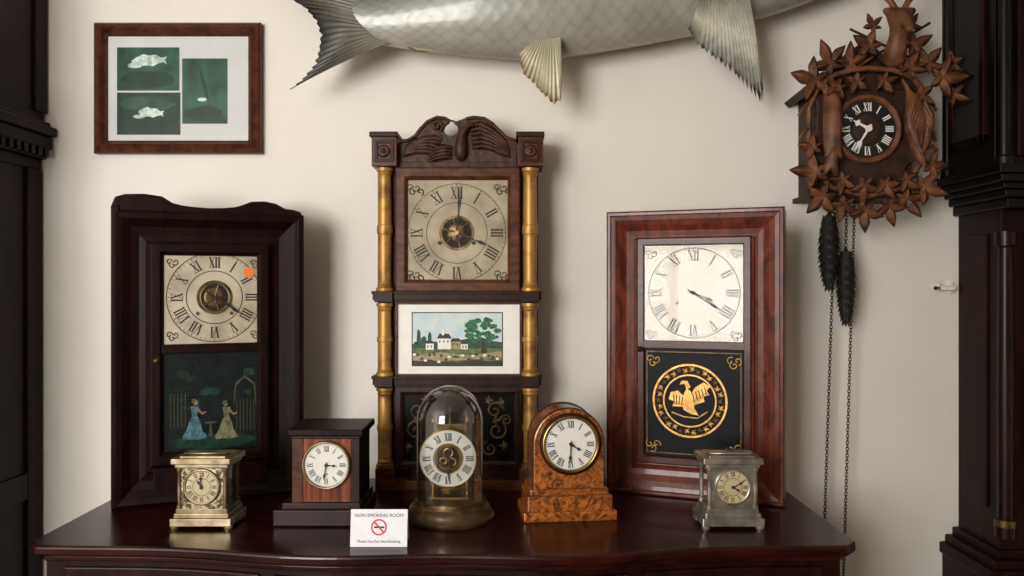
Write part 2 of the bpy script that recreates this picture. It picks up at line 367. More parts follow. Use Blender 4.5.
# ---------------------------------------------------------------- sideboard
sb=bpy.data.objects.new('sideboard',None); scn.collection.objects.link(sb)
SX0,SX1=-.98,.70
def sfront(x,off=0):
    t=(x-SX0)/(SX1-SX0); t=max(0,min(1,t))
    return 1.605-.065*(.5-.5*math.cos(2*math.pi*t))-.012*math.cos(6*math.pi*t)*math.sin(math.pi*t)+off
def plan(name,x0,x1,off,yb,z0,z1,mat,bwid,corner=0):
    n=60; p=[]
    for i in range(n+1):
        x=x0+(x1-x0)*i/n; y=sfront(x,off)
        e=min(x-x0,x1-x)
        if corner and e<corner: y+=corner-math.sqrt(max(0,corner**2-(corner-e)**2))
        p.append((x,y))
    p+=[(x1,yb),(x0,yb)]; k=len(p)
    v=[(a,b,z0) for a,b in p]+[(a,b,z1) for a,b in p]
    f=[tuple(range(k)),tuple(range(2*k-1,k-1,-1))]+[(i,(i+1)%k,(i+1)%k+k,i+k) for i in range(k)]
    return bevel(mk(name,v,f,mat,sb),bwid,3)
plan('top',SX0,SX1,0,2.18,TZ-.022,TZ,'mahog',.006,.03)
plan('top_underlip',SX0+.012,SX1-.012,.012,2.17,TZ-.034,TZ-.022,'mahog',.003,.03)
plan('carcass',SX0+.03,SX1-.03,.035,2.16,.16,TZ-.034,'mahogv',.003)
for nm,a,b in (('drawer_left',SX0+.07,-.50),('drawer_centre',-.47,.235),('drawer_right',.265,SX1-.07)):
    yb=max(sfront(a,.05),sfront(b,.05))
    plan(nm,a,b,.027,yb,.74,TZ-.05,'mahogv',.004)
    plan(nm+'_lower',a,b,.027,yb,.22,.725,'mahogv',.004)
    for q in ((a+b)/2,):
        y=sfront(q,.027); 
        me=wbox(nm+'_pull_plate',q-.04,q+.04,y-.004,y+.002,.83,.875,'brassd',sb,.002)
        cu=bpy.data.curves.new(nm+'_pull','CURVE'); cu.dimensions='3D'; cu.bevel_depth=.003; sp=cu.splines.new('POLY'); sp.points.add(12)
        for i in range(13):
            t=math.pi*i/12; sp.points[i].co=(q+.03*math.cos(t),y-.012,.86-.025*math.sin(t),1)
        cu.materials.append(MT['brassd']); o=bpy.data.objects.new(nm+'_pull',cu); scn.collection.objects.link(o); o.parent=sb
t=raw(sb)
for i,(x,y) in enumerate(((SX0+.07,1.68),(SX1-.07,1.68),(SX0+.07,2.1),(SX1-.07,2.1))):
    t.lathe('leg_%d'%i,x,y,[(-.18,.03),(-.15,.034),(-.12,.022),(-.05,.026),(-.02,.03),(0,.024)],'mahogv')

# ---------------------------------------------------------------- tall furniture left
lc=bpy.data.objects.new('tall_cabinet',None); scn.collection.objects.link(lc)
x1=-1.275
wbox('upper_case',-1.85,x1,1.74,2.195,1.93,2.6,'casewood',lc,.004)
wbox('lower_case',-1.87,x1-.015,1.70,2.195,.08,1.80,'casewood',lc,.004)
wbox('plinth',-1.89,x1+.01,1.68,2.195,0,.12,'casewood',lc,.004)
for i,(o,z0,z1) in enumerate(((.0,1.78,1.81),(.014,1.81,1.835),(.03,1.835,1.87),(.042,1.87,1.895),(.024,1.895,1.91),(.008,1.91,1.935))):
    wbox('cornice_%d'%i,-1.87-o,x1+o-.008,1.72-o,2.195,z0,z1,'casewood',lc,.004)
for i in range(14): wbox('dentil_%d'%i,x1+.012,x1+.026,1.75+i*.031,1.767+i*.031,1.812,1.834,'casewood',lc,0)
wbox('side_stile_back',x1-.016,x1-.006,2.13,2.195,.12,1.78,'casewood',lc,.002)
wbox('side_stile_front',x1-.016,x1-.006,1.70,1.77,.12,1.78,'casewood',lc,.002)
wbox('side_rail',x1-.016,x1-.007,1.77,2.13,.9,.97,'casewood',lc,.002)
wbox('upper_stile',x1-.002,x1+.008,2.14,2.195,1.935,2.58,'casewood',lc,.002)
wbox('door',-1.83,-1.3,1.69,1.70,.2,1.76,'casewood',lc,.003)
wbox('cap',-1.9,x1+.04,1.69,2.195,2.58,2.64,'casewood',lc,.006)

# tall case clock right
rc=bpy.data.objects.new('longcase_clock',None); scn.collection.objects.link(rc)
hx=1.170; hy=1.93
wbox('hood',hx,1.66,hy+.02,2.19,1.74,2.42,'caseblack',rc,.003)
wbox('hood_door',hx+.05,1.61,hy+.008,hy+.02,1.78,2.36,'casewood',rc,.003)
t=raw(rc)
t.disc('dial',1.395,-2.08,.15,hy+.003,hy+.008,'oldial')
t.roman('dial_numerals',1.395,-2.08,.11,.14,hy+.002,'ink'); t.hands(1.395,-2.08,90,200,.13,hy-.002,'ink',.006)
wbox('hood_side_window',hx-.004,hx+.002,1.99,2.13,1.84,2.33,'shadefill',rc,.001)
for i,(a,b,c,d) in enumerate(((1.98,2.0,1.82,2.35),(2.12,2.14,1.82,2.35),(1.98,2.14,1.82,1.84),(1.98,2.14,2.33,2.35))):
    wbox('side_window_frame_%d'%i,hx-.010,hx+.002,a,b,c,d,'casewood',rc,.002)
for x in (hx+.015,1.645):
    t.lathe('hood_column',x,hy+.005,[(-1.755,.02),(-1.775,.02),(-1.78,.013),(-2.05,.014),(-2.34,.011),(-2.345,.018),(-2.37,.02)],'caseblack',20)
t.lathe('hood_column_back',hx+.002,2.165,[(-1.755,.018),(-1.775,.018),(-1.78,.011),(-2.34,.010),(-2.345,.016),(-2.37,.018)],'caseblack',20)
for i,(o,z0,z1) in enumerate(((.035,2.40,2.44),(.05,2.44,2.48),(.02,2.48,2.52))): wbox('hood_cornice_%d'%i,hx-o,1.66+o,hy-o,2.195,z0,z1,'casewood',rc,.005)
for i,(o,z0,z1) in enumerate(((.012,1.735,1.758),(.004,1.715,1.735),(-.008,1.70,1.715),(-.02,1.68,1.70),(-.032,1.655,1.68))): wbox('waist_cornice_%d'%i,hx-o,1.66+o,hy-o-.01,2.195,z0,z1,'caseblack',rc,.004)
wx=1.215
wbox('waist',wx,1.61,2.0,2.19,.80,1.66,'casewood',rc,.003)
wbox('waist_door',wx+.06,1.55,1.985,2.0,.88,1.60,'rose2',rc,.004)
wbox('waist_side_panel',wx-.006,wx,2.05,2.16,.9,1.6,'casewood',rc,.003)
for x in (wx+.012,1.598):
    t.lathe('quarter_column',x,2.0,[(-.84,.024),(-.87,.024),(-.875,.018),(-1.2,.019),(-1.56,.016),(-1.565,.023),(-1.6,.024)],'mahogv',20)
    t.lathe('column_brass_base',x,2.0,[(-.868,.0245),(-.885,.0245)],'brassd',20)
for i,(o,z0,z1) in enumerate(((-.03,.785,.81),(-.01,.765,.79),(.005,.74,.77))): wbox('base_moulding_%d'%i,hx-o,1.66+o,1.96-o,2.195,z0,z1,'casewood',rc,.004)
wbox('base',hx,1.66,1.955,2.19,.1,.75,'casewood',rc,.004)
wbox('base_panel',hx+.06,1.60,1.945,1.955,.18,.68,'rose2',rc,.004)
wbox('plinth',hx-.02,1.68,1.935,2.19,0,.11,'casewood',rc,.004)

o=Obj('wall_coat_hook',942,288,WALL)
o.box('back_plate',947,952,281,294,-.008,0,'plastic'); o.box('arm',932,950,286,290,-.03,-.008,'plastic'); o.box('arm_lip',932,935,283,290,-.03,-.008,'plastic')

# ---------------------------------------------------------------- framed pictures
o=Obj('framed_photographs',179,154,2.19)
o.frame('frame_moulding',96,262,24,154,[(0,.009),(0,-.012),(2,-.02),(5,-.016),(9,-.022),(11,-.010),(13,-.006),(13,.0)],'framew')
o.box('mount_board',107,252,35,143,-.004,.006,'mat',0)
def photo(n,x0,x1,t,b,mat): o.box(n,x0,x1,t,b,-.0055,-.004,mat,0)
photo('photo_top',118,180,48,91,'green1'); photo('photo_bottom',118,181,93,135,'green2'); photo('photo_side',183,228,59,124,'green1')
def pfish(n,cx,cy,L,h,ang,y,mat='photofish'):
    p=[]
    for a,b in [(-1,0),(-.8,.5),(-.5,.9),(-.1,.8),(.2,1),(.5,.6),(.8,.4),(.95,.8),(.9,0),(1,-.5),(.7,-.3),(.4,-.9),(0,-.8),(-.3,-1.1),(-.7,-.6)]:
        x=a*L;z=b*h;c,s_=math.cos(ang),math.sin(ang); p.append((cx+x*c-z*s_,cy+x*s_+z*c))
    o.poly(n,p,y,mat)
o.blob('photo_water_dark',148,80,29,9,-.0057,'green2'); pfish('photo_fish_1',150,61,18,6,-.05,-.006); o.blob('photo_splash_1',136,66,8,3,-.0062,'photofish')
o.blob('photo_water_2',148,104,29,8,-.0057,'green1'); pfish('photo_fish_2',152,113,13,5,.05,-.006); o.blob('photo_splash_2',140,117,6,2,-.0062,'photofish')
o.blob('photo_water_3',205,114,21,8,-.0057,'green2'); pfish('photo_leaping_fish',205,86,17,2,1.3,-.006,'dimgreen'); o.blob('photo_splash_3',203,100,5,2,-.0062,'photofish')
o.poly('picture_glass',[(109,37),(249,37),(249,141),(109,141)],-.0068,'oldglass')

# ---------------------------------------------------------------- fish
o=Obj('mounted_tarpon_fish',560,20,2.09)
st=[(352,14,27,12),(380,15,30,14),(420,8,43,20),(480,-4,61,28),(540,-14,74,34),(600,-24,76,37),(680,-38,76,38),(750,-52,74,38),(815,-66,66,35),(870,-77,54,30),(915,-87,38,22),(945,-94,22,13),(958,-97,8,5)]
def cr(p0,p1,p2,p3,t): return .5*((2*p1)+(-p0+p2)*t+(2*p0-5*p1+4*p2-p3)*t*t+(-p0+3*p1-3*p2+p3)*t**3)
ss=[]
for i in range(len(st)-1):
    a=st[max(0,i-1)];b=st[i];c=st[i+1];d=st[min(len(st)-1,i+2)]
    for k in range(5):
        t=k/5; ss.append([cr(a[j],b[j],c[j],d[j],t) for j in range(4)])
ss.append(list(st[-1])); N=48; v=[];f=[];uv=[]
for q in ss:
    for i in range(N):
        a=2*math.pi*i/N; ca,sa=math.cos(a),math.sin(a)
        z=-ca; yy=-sa*(abs(sa)**.15 if sa!=0 else 1)
        v.append((o.X(q[0]),yy*q[3]*o.s*1.05,o.Z(q[1])+z*q[2]*o.s))
        frac=a/math.pi if a<=math.pi else 2-a/math.pi
        uv.append((q[0]*o.s, frac*.42))
for j in range(len(ss)-1):
    for i in range(N): f.append((j*N+i,j*N+(i+1)%N,(j+1)*N+(i+1)%N,(j+1)*N+i))
f.append(tuple(range(N))); f.append(tuple((len(ss)-1)*N+i for i in range(N)))
mk('body',v,f,'fish',o.e,True,uv)
def lerp_pl(pl,t):
    L=[0]
    for a,b in zip(pl,pl[1:]): L.append(L[-1]+math.hypot(b[0]-a[0],b[1]-a[1]))
    t*=L[-1]
    for i in range(len(pl)-1):
        if t<=L[i+1]+1e-9:
            q=(t-L[i])/max(1e-9,L[i+1]-L[i]); return (pl[i][0]+(pl[i+1][0]-pl[i][0])*q,pl[i][1]+(pl[i+1][1]-pl[i][1])*q)
    return pl[-1]
def fin(n,bp,tp,y0,y1,mat,rays=30,cor=.002,jag=.04,bend=0):
    v=[];uv=[];f=[];R=12; n2=rays*2
    for i in range(n2+1):
        u=i/n2; a=lerp_pl(bp,u); b=lerp_pl(tp,u)
        jj=1-(jag if i%2 else 0)*random.uniform(.5,1.6)
        for k in range(R+1):
            t=k/R; q=t*(jj if k==R else 1)
            v.append((o.X(a[0]+(b[0]-a[0])*q),y0+(y1-y0)*t+bend*math.sin(math.pi*t)+(cor if i%2 else -cor)*min(1,t*3),o.Z(a[1]+(b[1]-a[1])*q))); uv.append((u,t))
    for i in range(n2):
        for k in range(R): f.append((i*(R+1)+k,(i+1)*(R+1)+k,(i+1)*(R+1)+k+1,i*(R+1)+k+1))
    ob=mk(n,v,f,mat,o.e,False,uv); m=ob.modifiers.new('so','SOLIDIFY'); m.thickness=.002
    return ob
fin('tail_fin',[(390,46),(374,40),(362,27),(360,8),(362,-6),(372,-14)],[(292,91),(303,82),(315,68),(321,52),(322,38),(318,24),(306,10),(286,-2),(262,-28),(238,-62)],-.03,-.02,'tail',26,.0012,.04,-.015)
fin('pelvic_fin',[(533,50),(545,48),(559,46)],[(518,64),(523,82),(534,93),(545,105),(552,112),(559,108),(560,90)],-.07,-.075,'fin',14,.0010,.05,-.01)
fin('pectoral_fin',[(692,12),(706,0),(722,-10),(735,-14)],[(681,40),(690,56),(706,68),(726,84),(741,100),(752,112),(753,98)],-.085,-.085,'pfin',20,.0012,.08,-.012)
fin('anal_fin',[(420,44),(440,50)],[(408,49),(416,53),(428,53)],-.01,-.01,'fin',10,.001,.03)
fin('dorsal_fin',[(560,-86),(640,-104)],[(540,-140),(560,-150),(600,-120),(636,-112)],0,0,'tail',20,.002,.03)
o.turn('eye',900,-98,[(0,-.062),(3,-.061),(5,-.056),(6,-.05)],'ink',20); o.turn('eye_ring',900,-98,[(5,-.058),(8,-.052),(9,-.045)],'silver',20)
o.tube('gill_cover_edge',[(850,-110,-.06),(842,-90,-.078),(842,-70,-.078),(850,-45,-.066),(862,-30,-.045)],2,'fish')
o.tube('jaw_line',[(957,-100,-.008),(935,-88,-.03),(915,-72,-.045)],1.2,'ink')

# ---------------------------------------------------------------- cuckoo clock
o=Obj('cuckoo_clock',862,200,2.08)
D=WALL-2.08
o.box('case',814,912,88,196,0,D-.003,'lindd',.003)
o.prism('gable',[(814,90),(862,48),(912,90)],.0,D-.003,'lindd')
o.prism('roof_left',[(799,93),(862,42),(862,50),(804,98)],-.02,D-.003,'lindd'); o.prism('roof_right',[(925,93),(862,42),(862,50),(920,98)],-.02,D-.003,'lindd')
o.box('case_base',808,918,194,199,-.01,D-.003,'lindd')
bk=[]
for i in range(72):
    a=2*math.pi*i/72; r=1+.07*math.sin(a*9)+.04*math.sin(a*17+1)
    bk.append((863+52*r*math.cos(a),136+66*r*math.sin(a)))
o.prism('carved_backing',bk,-.018,.0,'lindd',.003)
o.turn('dial_surround',863,131,[(34,-.016),(34,-.03),(32,-.034),(30,-.031),(28.5,-.026),(27,-.022)],'lind')
o.disc('dial_plate',863,131,29,-.024,-.016,'lindd')
o.ann('chapter_ring',863,131,14.5,28,-.0255,'black'); o.turn('dial_centre',863,131,[(0,-.030),(9,-.028),(13,-.026),(14,-.025)],'lindd')
o.roman('numerals',863,131,17.5,26,-.027,'white',1.2)
o.hands(863,131,-62,212,29,-.033,'white',2.2)
L=[(810,84,170,20),(825,68,125,18),(845,68,100,15),(832,90,215,13),(852,84,240,12),(878,84,-60,12),(902,72,60,16),(920,68,50,15),(933,82,0,20),(944,68,30,12),(914,98,-35,13),(944,98,-30,12),
   (810,174,175,18),(818,198,225,17),(836,182,250,13),(838,206,250,14),(857,188,270,14),(858,212,268,16),(881,208,285,15),(878,186,290,13),(900,200,300,16),(916,188,335,17),(922,168,0,14),(808,150,170,12),(898,182,320,12)]
for i,(a,b,an,sz) in enumerate(L): o.leaf('vine_leaf_%d'%i,a,b,an,sz,-.030-.014*random.random(),'lind',5,.009,random.uniform(-.35,.35))
o.tube('branch_left',[(862,72,-.035),(845,74,-.04),(825,80,-.035),(813,92,-.03),(806,110,-.02),(806,140,-.02),(810,165,-.03),(825,188,-.03),(860,198,-.035)],2.8,'lind')
o.tube('branch_right',[(862,72,-.035),(885,74,-.04),(905,80,-.035),(916,92,-.03),(921,110,-.02),(920,140,-.02),(915,165,-.03),(900,188,-.03),(860,198,-.035)],2.8,'lind')
for i,(a,b,c,d) in enumerate(((806,105,796,118),(806,130,797,140),(921,105,932,112),(921,130,931,142),(921,150,933,152))): o.tube('twig_%d'%i,[(a,b,-.02),((a+c)/2,(b+d)/2-3,-.028),(c,d,-.02)],1.8,'lind')
for i,(a,b,c,d) in enumerate(((838,78,925,26),(934,74,846,32))):
    o.tube('rifle_barrel_%d'%i,[(a,b,-.024),(c,d,-.024)],1.3,'lindd',False)
    o.tube('rifle_stock_%d'%i,[(a,b,-.024),(a+(c-a)*.15,b+(d-b)*.15,-.024),(a+(c-a)*.35,b+(d-b)*.35,-.024)],3.0,'lind',False,.5)
o.skin('stag_head',[(886,72,-.03),(886,56,-.055),(886,40,-.072),(886,26,-.080),(885.5,33,-.108),(885,43,-.128),(885,48,-.134),(870,19,-.070),(902,19,-.070)],
       [(0,1),(1,2),(2,3),(3,4),(4,5),(5,6),(3,7),(3,8)],[13,11,8,8,6.4,4.4,3.4,2.6,2.6],'lind')
for sg in (-1,1):
    c=886
    o.disc('stag_eye_%d'%sg,c+sg*5,30,1.2,-.104,-.095,'ink',12,0)
    o.tube('antler_beam_%d'%sg,[(c+sg*3,22,-.075),(c+sg*8,12,-.072),(c+sg*17,3,-.070),(c+sg*22,-8,-.068),(c+sg*21,-20,-.066),(c+sg*16,-32,-.06)],3.4,'lind',False,.45)
    for k,(a,b,e,g) in enumerate(((8,13,4,0),(16,4,10,-10),(17,3,29,0),(22,-6,31,-14),(22,-18,30,-30))): o.tube('antler_tine_%d_%d'%(sg,k),[(c+sg*a,b,-.072),(c+sg*(a+e)/2+sg*1,(b+g)/2,-.076),(c+sg*e,g,-.080)],2.3,'lind',False,.3)
for i,(a,b,an,sz) in enumerate(((865,50,150,15),(907,50,30,15),(868,30,120,10),(904,30,60,10))): o.leaf('crest_leaf_%d'%i,a,b,an,sz,-.030,'lind',5,.008)
o.skin('hanging_hare',[(828,96,-.035),(826,110,-.050),(824,126,-.058),(823,142,-.058),(824,153,-.054),(822,163,-.062),(816,178,-.054),(828,179,-.054),(834,86,-.034),(818,86,-.034),(816,162,-.064),(833,162,-.058)],
  [(0,1),(1,2),(2,3),(3,4),(4,5),(5,6),(5,7),(1,8),(1,9),(4,10),(4,11)],[3,9,10,9,6,6.5,2,2,2.4,2.4,2.2,2.2],'lind')
o.skin('hanging_pheasant',[(902,94,-.035),(903,108,-.050),(904,124,-.060),(904,139,-.058),(906,152,-.054),(909,161,-.058),(913,170,-.062),(896,82,-.032),(911,100,-.035)],
  [(0,1),(1,2),(2,3),(3,4),(4,5),(5,6),(0,7),(1,8)],[3,8,11,10,5,5.5,1.4,1.8,2],'lind')
for k in range(4):
    o.plume('pheasant_feather_%d'%k,[(899+k*1.5,110+k*5),(895+k*1.5,122+k*5),(896+k*2,134+k*5),(901+k*2,146+k*4)],2.8,-.079,'lind')
    o.plume('pheasant_feather_out_%d'%k,[(911-k,108+k*5),(917-k,120+k*5),(917-k,132+k*5),(912-k,144+k*4)],2.8,-.070,'lind')
def chain(n,x0,y0,x1,y1,yy):
    Lm=math.hypot(x1-x0,y1-y0)*o.s; step=.0085; cnt=int(Lm/step); V=[];Fc=[]
    A=Vector((o.X(x0),yy,o.Z(y0))); B=Vector((o.X(x1),yy,o.Z(y1)))
    for k in range(cnt):
        c=A.lerp(B,(k+.5)/cnt); S=10;T=5; b0=len(V)
        for i in range(S):
            a=2*math.pi*i/S; ex=.0036*math.cos(a); ez=.0062*math.sin(a)
            nx,nz=math.cos(a),math.sin(a)
            for j in range(T):
                bta=2*math.pi*j/T; r=.0011
                lx=ex+nx*r*math.cos(bta); lz=ez+nz*r*math.cos(bta); ly=r*math.sin(bta)
                if k%2: V.append((c.x+lx,c.y+ly,c.z+lz))
                else: V.append((c.x+ly,c.y+lx,c.z+lz))
        for i in range(S):
            for j in range(T): Fc.append((b0+i*T+j,b0+((i+1)%S)*T+j,b0+((i+1)%S)*T+(j+1)%T,b0+i*T+(j+1)%T))
    mk(n,V,Fc,'iron',o.e,True)
chain('chain_1_to_weight',836,198,833,216,.02); chain('chain_1_free',843,198,832,530,.05)
chain('chain_2_to_weight',850,198,849,250,.02); chain('chain_2_free',863,198,851,596,.05)
def cone(n,cx,top,bot,r,yy):
    H=bot-top; prof=[(top-3,1.2),(top,2)]
    def R(t): return r*(math.sin(math.pi*(t*.84+.12))**.55)
    for i in range(12):
        t=(i+.5)/12; prof.append((top+H*t,.85*R(t)))
    prof.append((bot,1))
    o.lathe(n+'_core',cx,yy,prof,'cone',20)
    V=[];Fc=[]; rows=16
    for i in range(rows):
        t=(i+.6)/rows; py=top+H*t; rr=R(t); m=8
        for k in range(m):
            a=2*math.pi*(k+.5*(i%2))/m; w=math.pi/m*.95; b=len(V)
            def P(aa,rad,p): V.append((o.X(cx)+rad*o.s*math.cos(aa),yy+rad*o.s*math.sin(aa),o.Z(p)))
            P(a,rr*.8,py-3); P(a-w,rr*.88,py-1); P(a-w*.6,rr*1.0,py+2.6); P(a,rr*1.13,py+4.2); P(a+w*.6,rr*1.0,py+2.6); P(a+w,rr*.88,py-1); P(a,rr*.8,py+1)
            Fc+= [(b,b+1,b+2,b+3),(b,b+3,b+4,b+5),(b+1,b+6,b+3,b+2),(b+6,b+5,b+4,b+3)]
    mk(n+'_scales',V,Fc,'cone',o.e)
cone('pinecone_weight_1',832,214,290,10.5,.02); cone('pinecone_weight_2',849,250,325,9.5,.02)

# ---------------------------------------------------------------- left ogee-type shelf clock (dark)
o=Obj('shelf_clock',206.5,500,1.95,rz=21.5,sx=.437/193,loc=(-.7315,1.955,TZ))
out=[(110,500),(110,206),(113,199),(122,196),(140,195),(158,197),(168,203),(180,206),(205,207),(228,206),(238,203),(248,199),(262,198),(274,200),(284,205),(294,206),(301,208),(303,214),(303,500)]
o.prism('case_back',out,.015,.095,'nearblack',.002)
o.box('side_left',110,118,208,500,-.012,.03,'nearblack',.003); o.box('side_right',295,303,212,500,-.012,.03,'nearblack',.003)
o.frame('case_moulding',112,301,212,500,[(0,.016),(0,-.008),(3,-.014),(8,-.012),(16,.000),(24,.004),(30,.002),(33,-.004),(36,-.004),(37,.014)],'nearblack')
o.prism('top_crest',[(112,214),(113,201),(124,197.5),(140,197),(157,199),(168,205),(205,209),(238,205),(249,201),(262,200),(273,202),(284,207),(300,210),(300,214)],-.008,.016,'nearblack',.003)
o.frame('door',147,266,243,462,[(0,.014),(0,-.012),(2,-.015),(9,-.015),(12,-.009),(13,-.002)],'nearblack')
o.box('door_rail',158,260,343,352,-.014,.0,'nearblack')
o.box('apron',150,264,464,490,-.006,.014,'nearblack',.002)
o.box('dial_board',160,259,253,343,-.004,.012,'oldial',0)
cx,cy=210,297
o.ann('dial_circle',cx,cy,44,45,-.0045,'stencil'); o.ann('dial_circle_inner',cx,cy,26,26.8,-.0045,'ink')
o.roman('dial_numerals',cx,cy,29.5,40.5,-.0048,'ink',1.0); o.ticks('dial_minutes',cx,cy,41.5,43.5,-.0048,'ink',.4)
o.ann('centre_opening_ring',cx,cy,14,17,-.0052,'brassd'); o.ell('centre_opening',cx,cy,14,14,-.0046,'shadefill')
o.turn('escape_gear',cx,cy,[(3,-.006),(7,-.0065),(9,-.006),(10,-.005)],'brassd')
for k in range(5):
    a=k*2*math.pi/5; o.tube('gear_spoke_%d'%k,[(cx,cy,-.0065),(cx+13*math.cos(a),cy+13*math.sin(a),-.006)],.9,'brassd')
for (a,b) in ((168,262),(252,262),(168,334),(252,334)):
    for k in range(3): o.spiral('spandrel_scroll',a+(k-1)*3,b+(k%2)*3,3.5,.6,1,k*2,-.005,.5,'stencil')
o.hands(cx,cy,118,122,40,-.009,'ink',1.3)
o.disc('winding_hole_l',193,313,1.8,-.006,-.004,'brassd',16,0); o.disc('winding_hole_r',227,313,1.8,-.006,-.004,'brassd',16,0)
o.disc('price_sticker',245,272,5.5,-.0058,-.005,'orange',24,0)
o.box('tablet',160,259,352,451,-.004,.012,'garden',0)
o.blob('tablet_ground',209,441,46,8,-.0045,'dimgreen')
for i in range(22):
    a=random.uniform(168,252); b=random.uniform(362,404); r=random.uniform(4,9)
    o.blob('tablet_foliage_%d'%i,a,b,r,r*.7,-.0044-.0001*i/16,'garden' if i%3 else 'dimgreen',14,.4)
for i in range(7): o.poly('fence_%d'%i,[(232+i*3.6,400),(232.6+i*3.6,400),(232.6+i*3.6,432),(232+i*3.6,432)],-.0047,'dimgold')
for i in range(5): o.poly('fence_l_%d'%i,[(166+i*3.6,392),(166.6+i*3.6,392),(166.6+i*3.6,426),(166+i*3.6,426)],-.0047,'dimgold')
o.poly('garden_arch',[(229,404),(231,384),(240,376),(251,384),(253,404),(252,404),(250,386),(240,378),(232,386),(230,404)],-.0047,'dimgold')
def lady(x,b,mat,sc=1,lean=0):
    S=lambda pts:[(x+p*sc,b+q*sc) for p,q in pts]
    o.poly('lady_skirt',S([(-3,-26),(3,-26),(7,-18),(9,-9),(14,-2),(15,1),(6,3),(-4,2),(-13,3),(-15,-1),(-10,-9),(-7,-18)]),-.0049,mat)
    o.poly('lady_bodice',S([(-5,-38),(5,-38),(4,-31),(3,-25),(-3,-25),(-4,-31)]),-.005,mat)
    o.ell('lady_head',x+lean,b-42*sc,2.6*sc,3.2*sc,-.005,'skin',16); o.ell('lady_bonnet',x+lean*.5-1.5*sc,b-44*sc,3.2*sc,2.8*sc,-.0051,'dimgold',16)
    o.poly('lady_arm',S([(4,-36),(9,-30),(14,-31),(14,-29.5),(9,-27),(3,-33)]),-.0051,'skin')
lady(190,436,'dress1',.82,1); lady(222,437,'dress2',.78,-1)
o.ell('pedestal_table',206,422,6,1.2,-.0052,'dimgold',20); o.poly('pedestal_leg',[(205.5,422),(206.5,422),(208,436),(204,436)],-.0052,'dimgold')
o.poly('dial_glass',[(159,255),(257,255),(257,343),(159,343)],-.0125,'oldglass'); o.poly('tablet_glass',[(159,352),(257,352),(257,450),(159,450)],-.0105,'oldglass')
o.turn('door_knob',153,358,[(0,-.026),(2.5,-.024),(3,-.020),(1.5,-.016),(1.5,-.012)],'brassd',20)

# ---------------------------------------------------------------- triple decker column clock
o=Obj('column_shelf_clock',456.5,488,2.07,z=TZ)
DB=.11
o.box('case',392,522,168,486,.004,DB,'walnutd',.002)
o.box('base_plinth',377,537,478,488,-.03,DB,'walnut',.002); o.box('base_block_left',377,396,466,479,-.03,.03,'walnut'); o.box('base_block_right',519,538,466,479,-.03,.03,'walnut')
for nm,a,b in (('upper',291,302),('middle',375,386)):
    o.box(nm+'_cornice',374,541,a+2,b-2,-.024,.02,'walnutd'); o.box(nm+'_cornice_lip',373,542,a,a+3,-.028,.02,'walnutd'); o.box(nm+'_cornice_bed',376,539,b-3,b,-.022,.02,'walnutd')
    for x in (385.5,530): o.box(nm+'_block',x-9,x+9,a,b,-.034,.02,'walnutd')
for x,nm in ((385.5,'left'),(530,'right')):
    o.box('cap_block_'+nm,x-12,x+13,138,168,-.03,.08,'walnut',.002); o.box('cap_cornice_'+nm,x-14,x+14,134,139,-.036,.09,'walnutd',.002)
    o.frame('cap_panel_'+nm,x-9,x+10,142,164,[(0,-.0305),(0,-.034),(3,-.034),(3.5,-.0305)],'walnutd')
    o.turn('rosette_'+nm,x,153,[(0,-.038),(2,-.037),(3,-.033),(4.5,-.036),(6,-.033),(6.5,-.03)],'carve',24)
    for a,b in ((169,291),(303,375),(387,466)):
        H=b-a
        prof=[(a,8.5),(a+3,8.5),(a+4,6.8),(a+6,7.5),(a+8,6.4)]
        prof+=[(a+H*.12,6.5),(a+H*.4,7.0),(a+H*.46,7.0),(a+H*.465,7.7),(a+H*.5,8.0),(a+H*.535,7.7),(a+H*.54,7.0),(a+H*.6,7.0),(a+H*.88,6.5)]
        prof+=[(b-8,6.5),(b-6,7.6),(b-4,6.9),(b-3,8.8),(b,8.8)]
        prof=sorted(prof)
        o.lathe('gilt_column_'+nm,x,-.010,prof,'gilt',24)
    o.box('column_back_'+nm,x-8,x+8,168,480,.003,.08,'walnutd')
o.frame('upper_door',396,520,168,292,[(0,.006),(0,-.014),(1.5,-.017),(9,-.017),(11,-.012),(12.5,-.004)],'walnut')
o.box('dial_board',406,511,180,286,-.004,.004,'oldial2',0)
cx,cy=457,233
o.ann('dial_circle',cx,cy,48.6,49.4,-.0045,'stencil'); o.ann('dial_circle_2',cx,cy,30,30.6,-.0045,'ink')
o.roman('dial_numerals',cx,cy,34,46,-.0048,'ink',1.0); o.ticks('dial_minutes',cx,cy,46.8,48.4,-.0048,'ink',.4)
o.ell('centre_opening',cx,cy,17,17,-.0046,'shadefill'); o.ann('centre_ring',cx,cy,15,17.5,-.0052,'brassd')
o.turn('alarm_disc',cx,cy,[(2,-.0075),(6,-.007),(9,-.006),(9.5,-.005)],'brassd',24)
for k in range(6):
    a=k*math.pi/3+.3; o.tube('gear_spoke_%d'%k,[(cx+5*math.cos(a),cy+5*math.sin(a),-.0065),(cx+15*math.cos(a),cy+15*math.sin(a),-.006)],.9,'brassd')
for (a,b) in ((415,190),(502,190),(415,276),(502,276)):
    for k in range(4): o.spiral('spandrel_scroll',a+(k-1.5)*3.5,b+(k%2)*4-2,4,.6,1,k*1.7,-.005,.55,'dimgreen' if k%2 else 'stencil')
o.hand('hour_hand',cx,cy,112,38,1.5,-.009,'ink'); o.hand('minute_hand',cx,cy,4,44,1.1,-.0105,'ink'); o.disc('hand_boss',cx,cy,2,-.012,-.006,'brass',16,0)
o.disc('winding_hole_l',440,243,2,-.0056,-.004,'ink',16,0); o.disc('winding_hole_r',474,243,2,-.0056,-.004,'ink',16,0)
o.poly('dial_glass',[(408,181),(509,181),(509,284),(408,284)],-.0125,'glass')
o.box('middle_tablet',397,521,303,375,-.006,.006,'white',0)
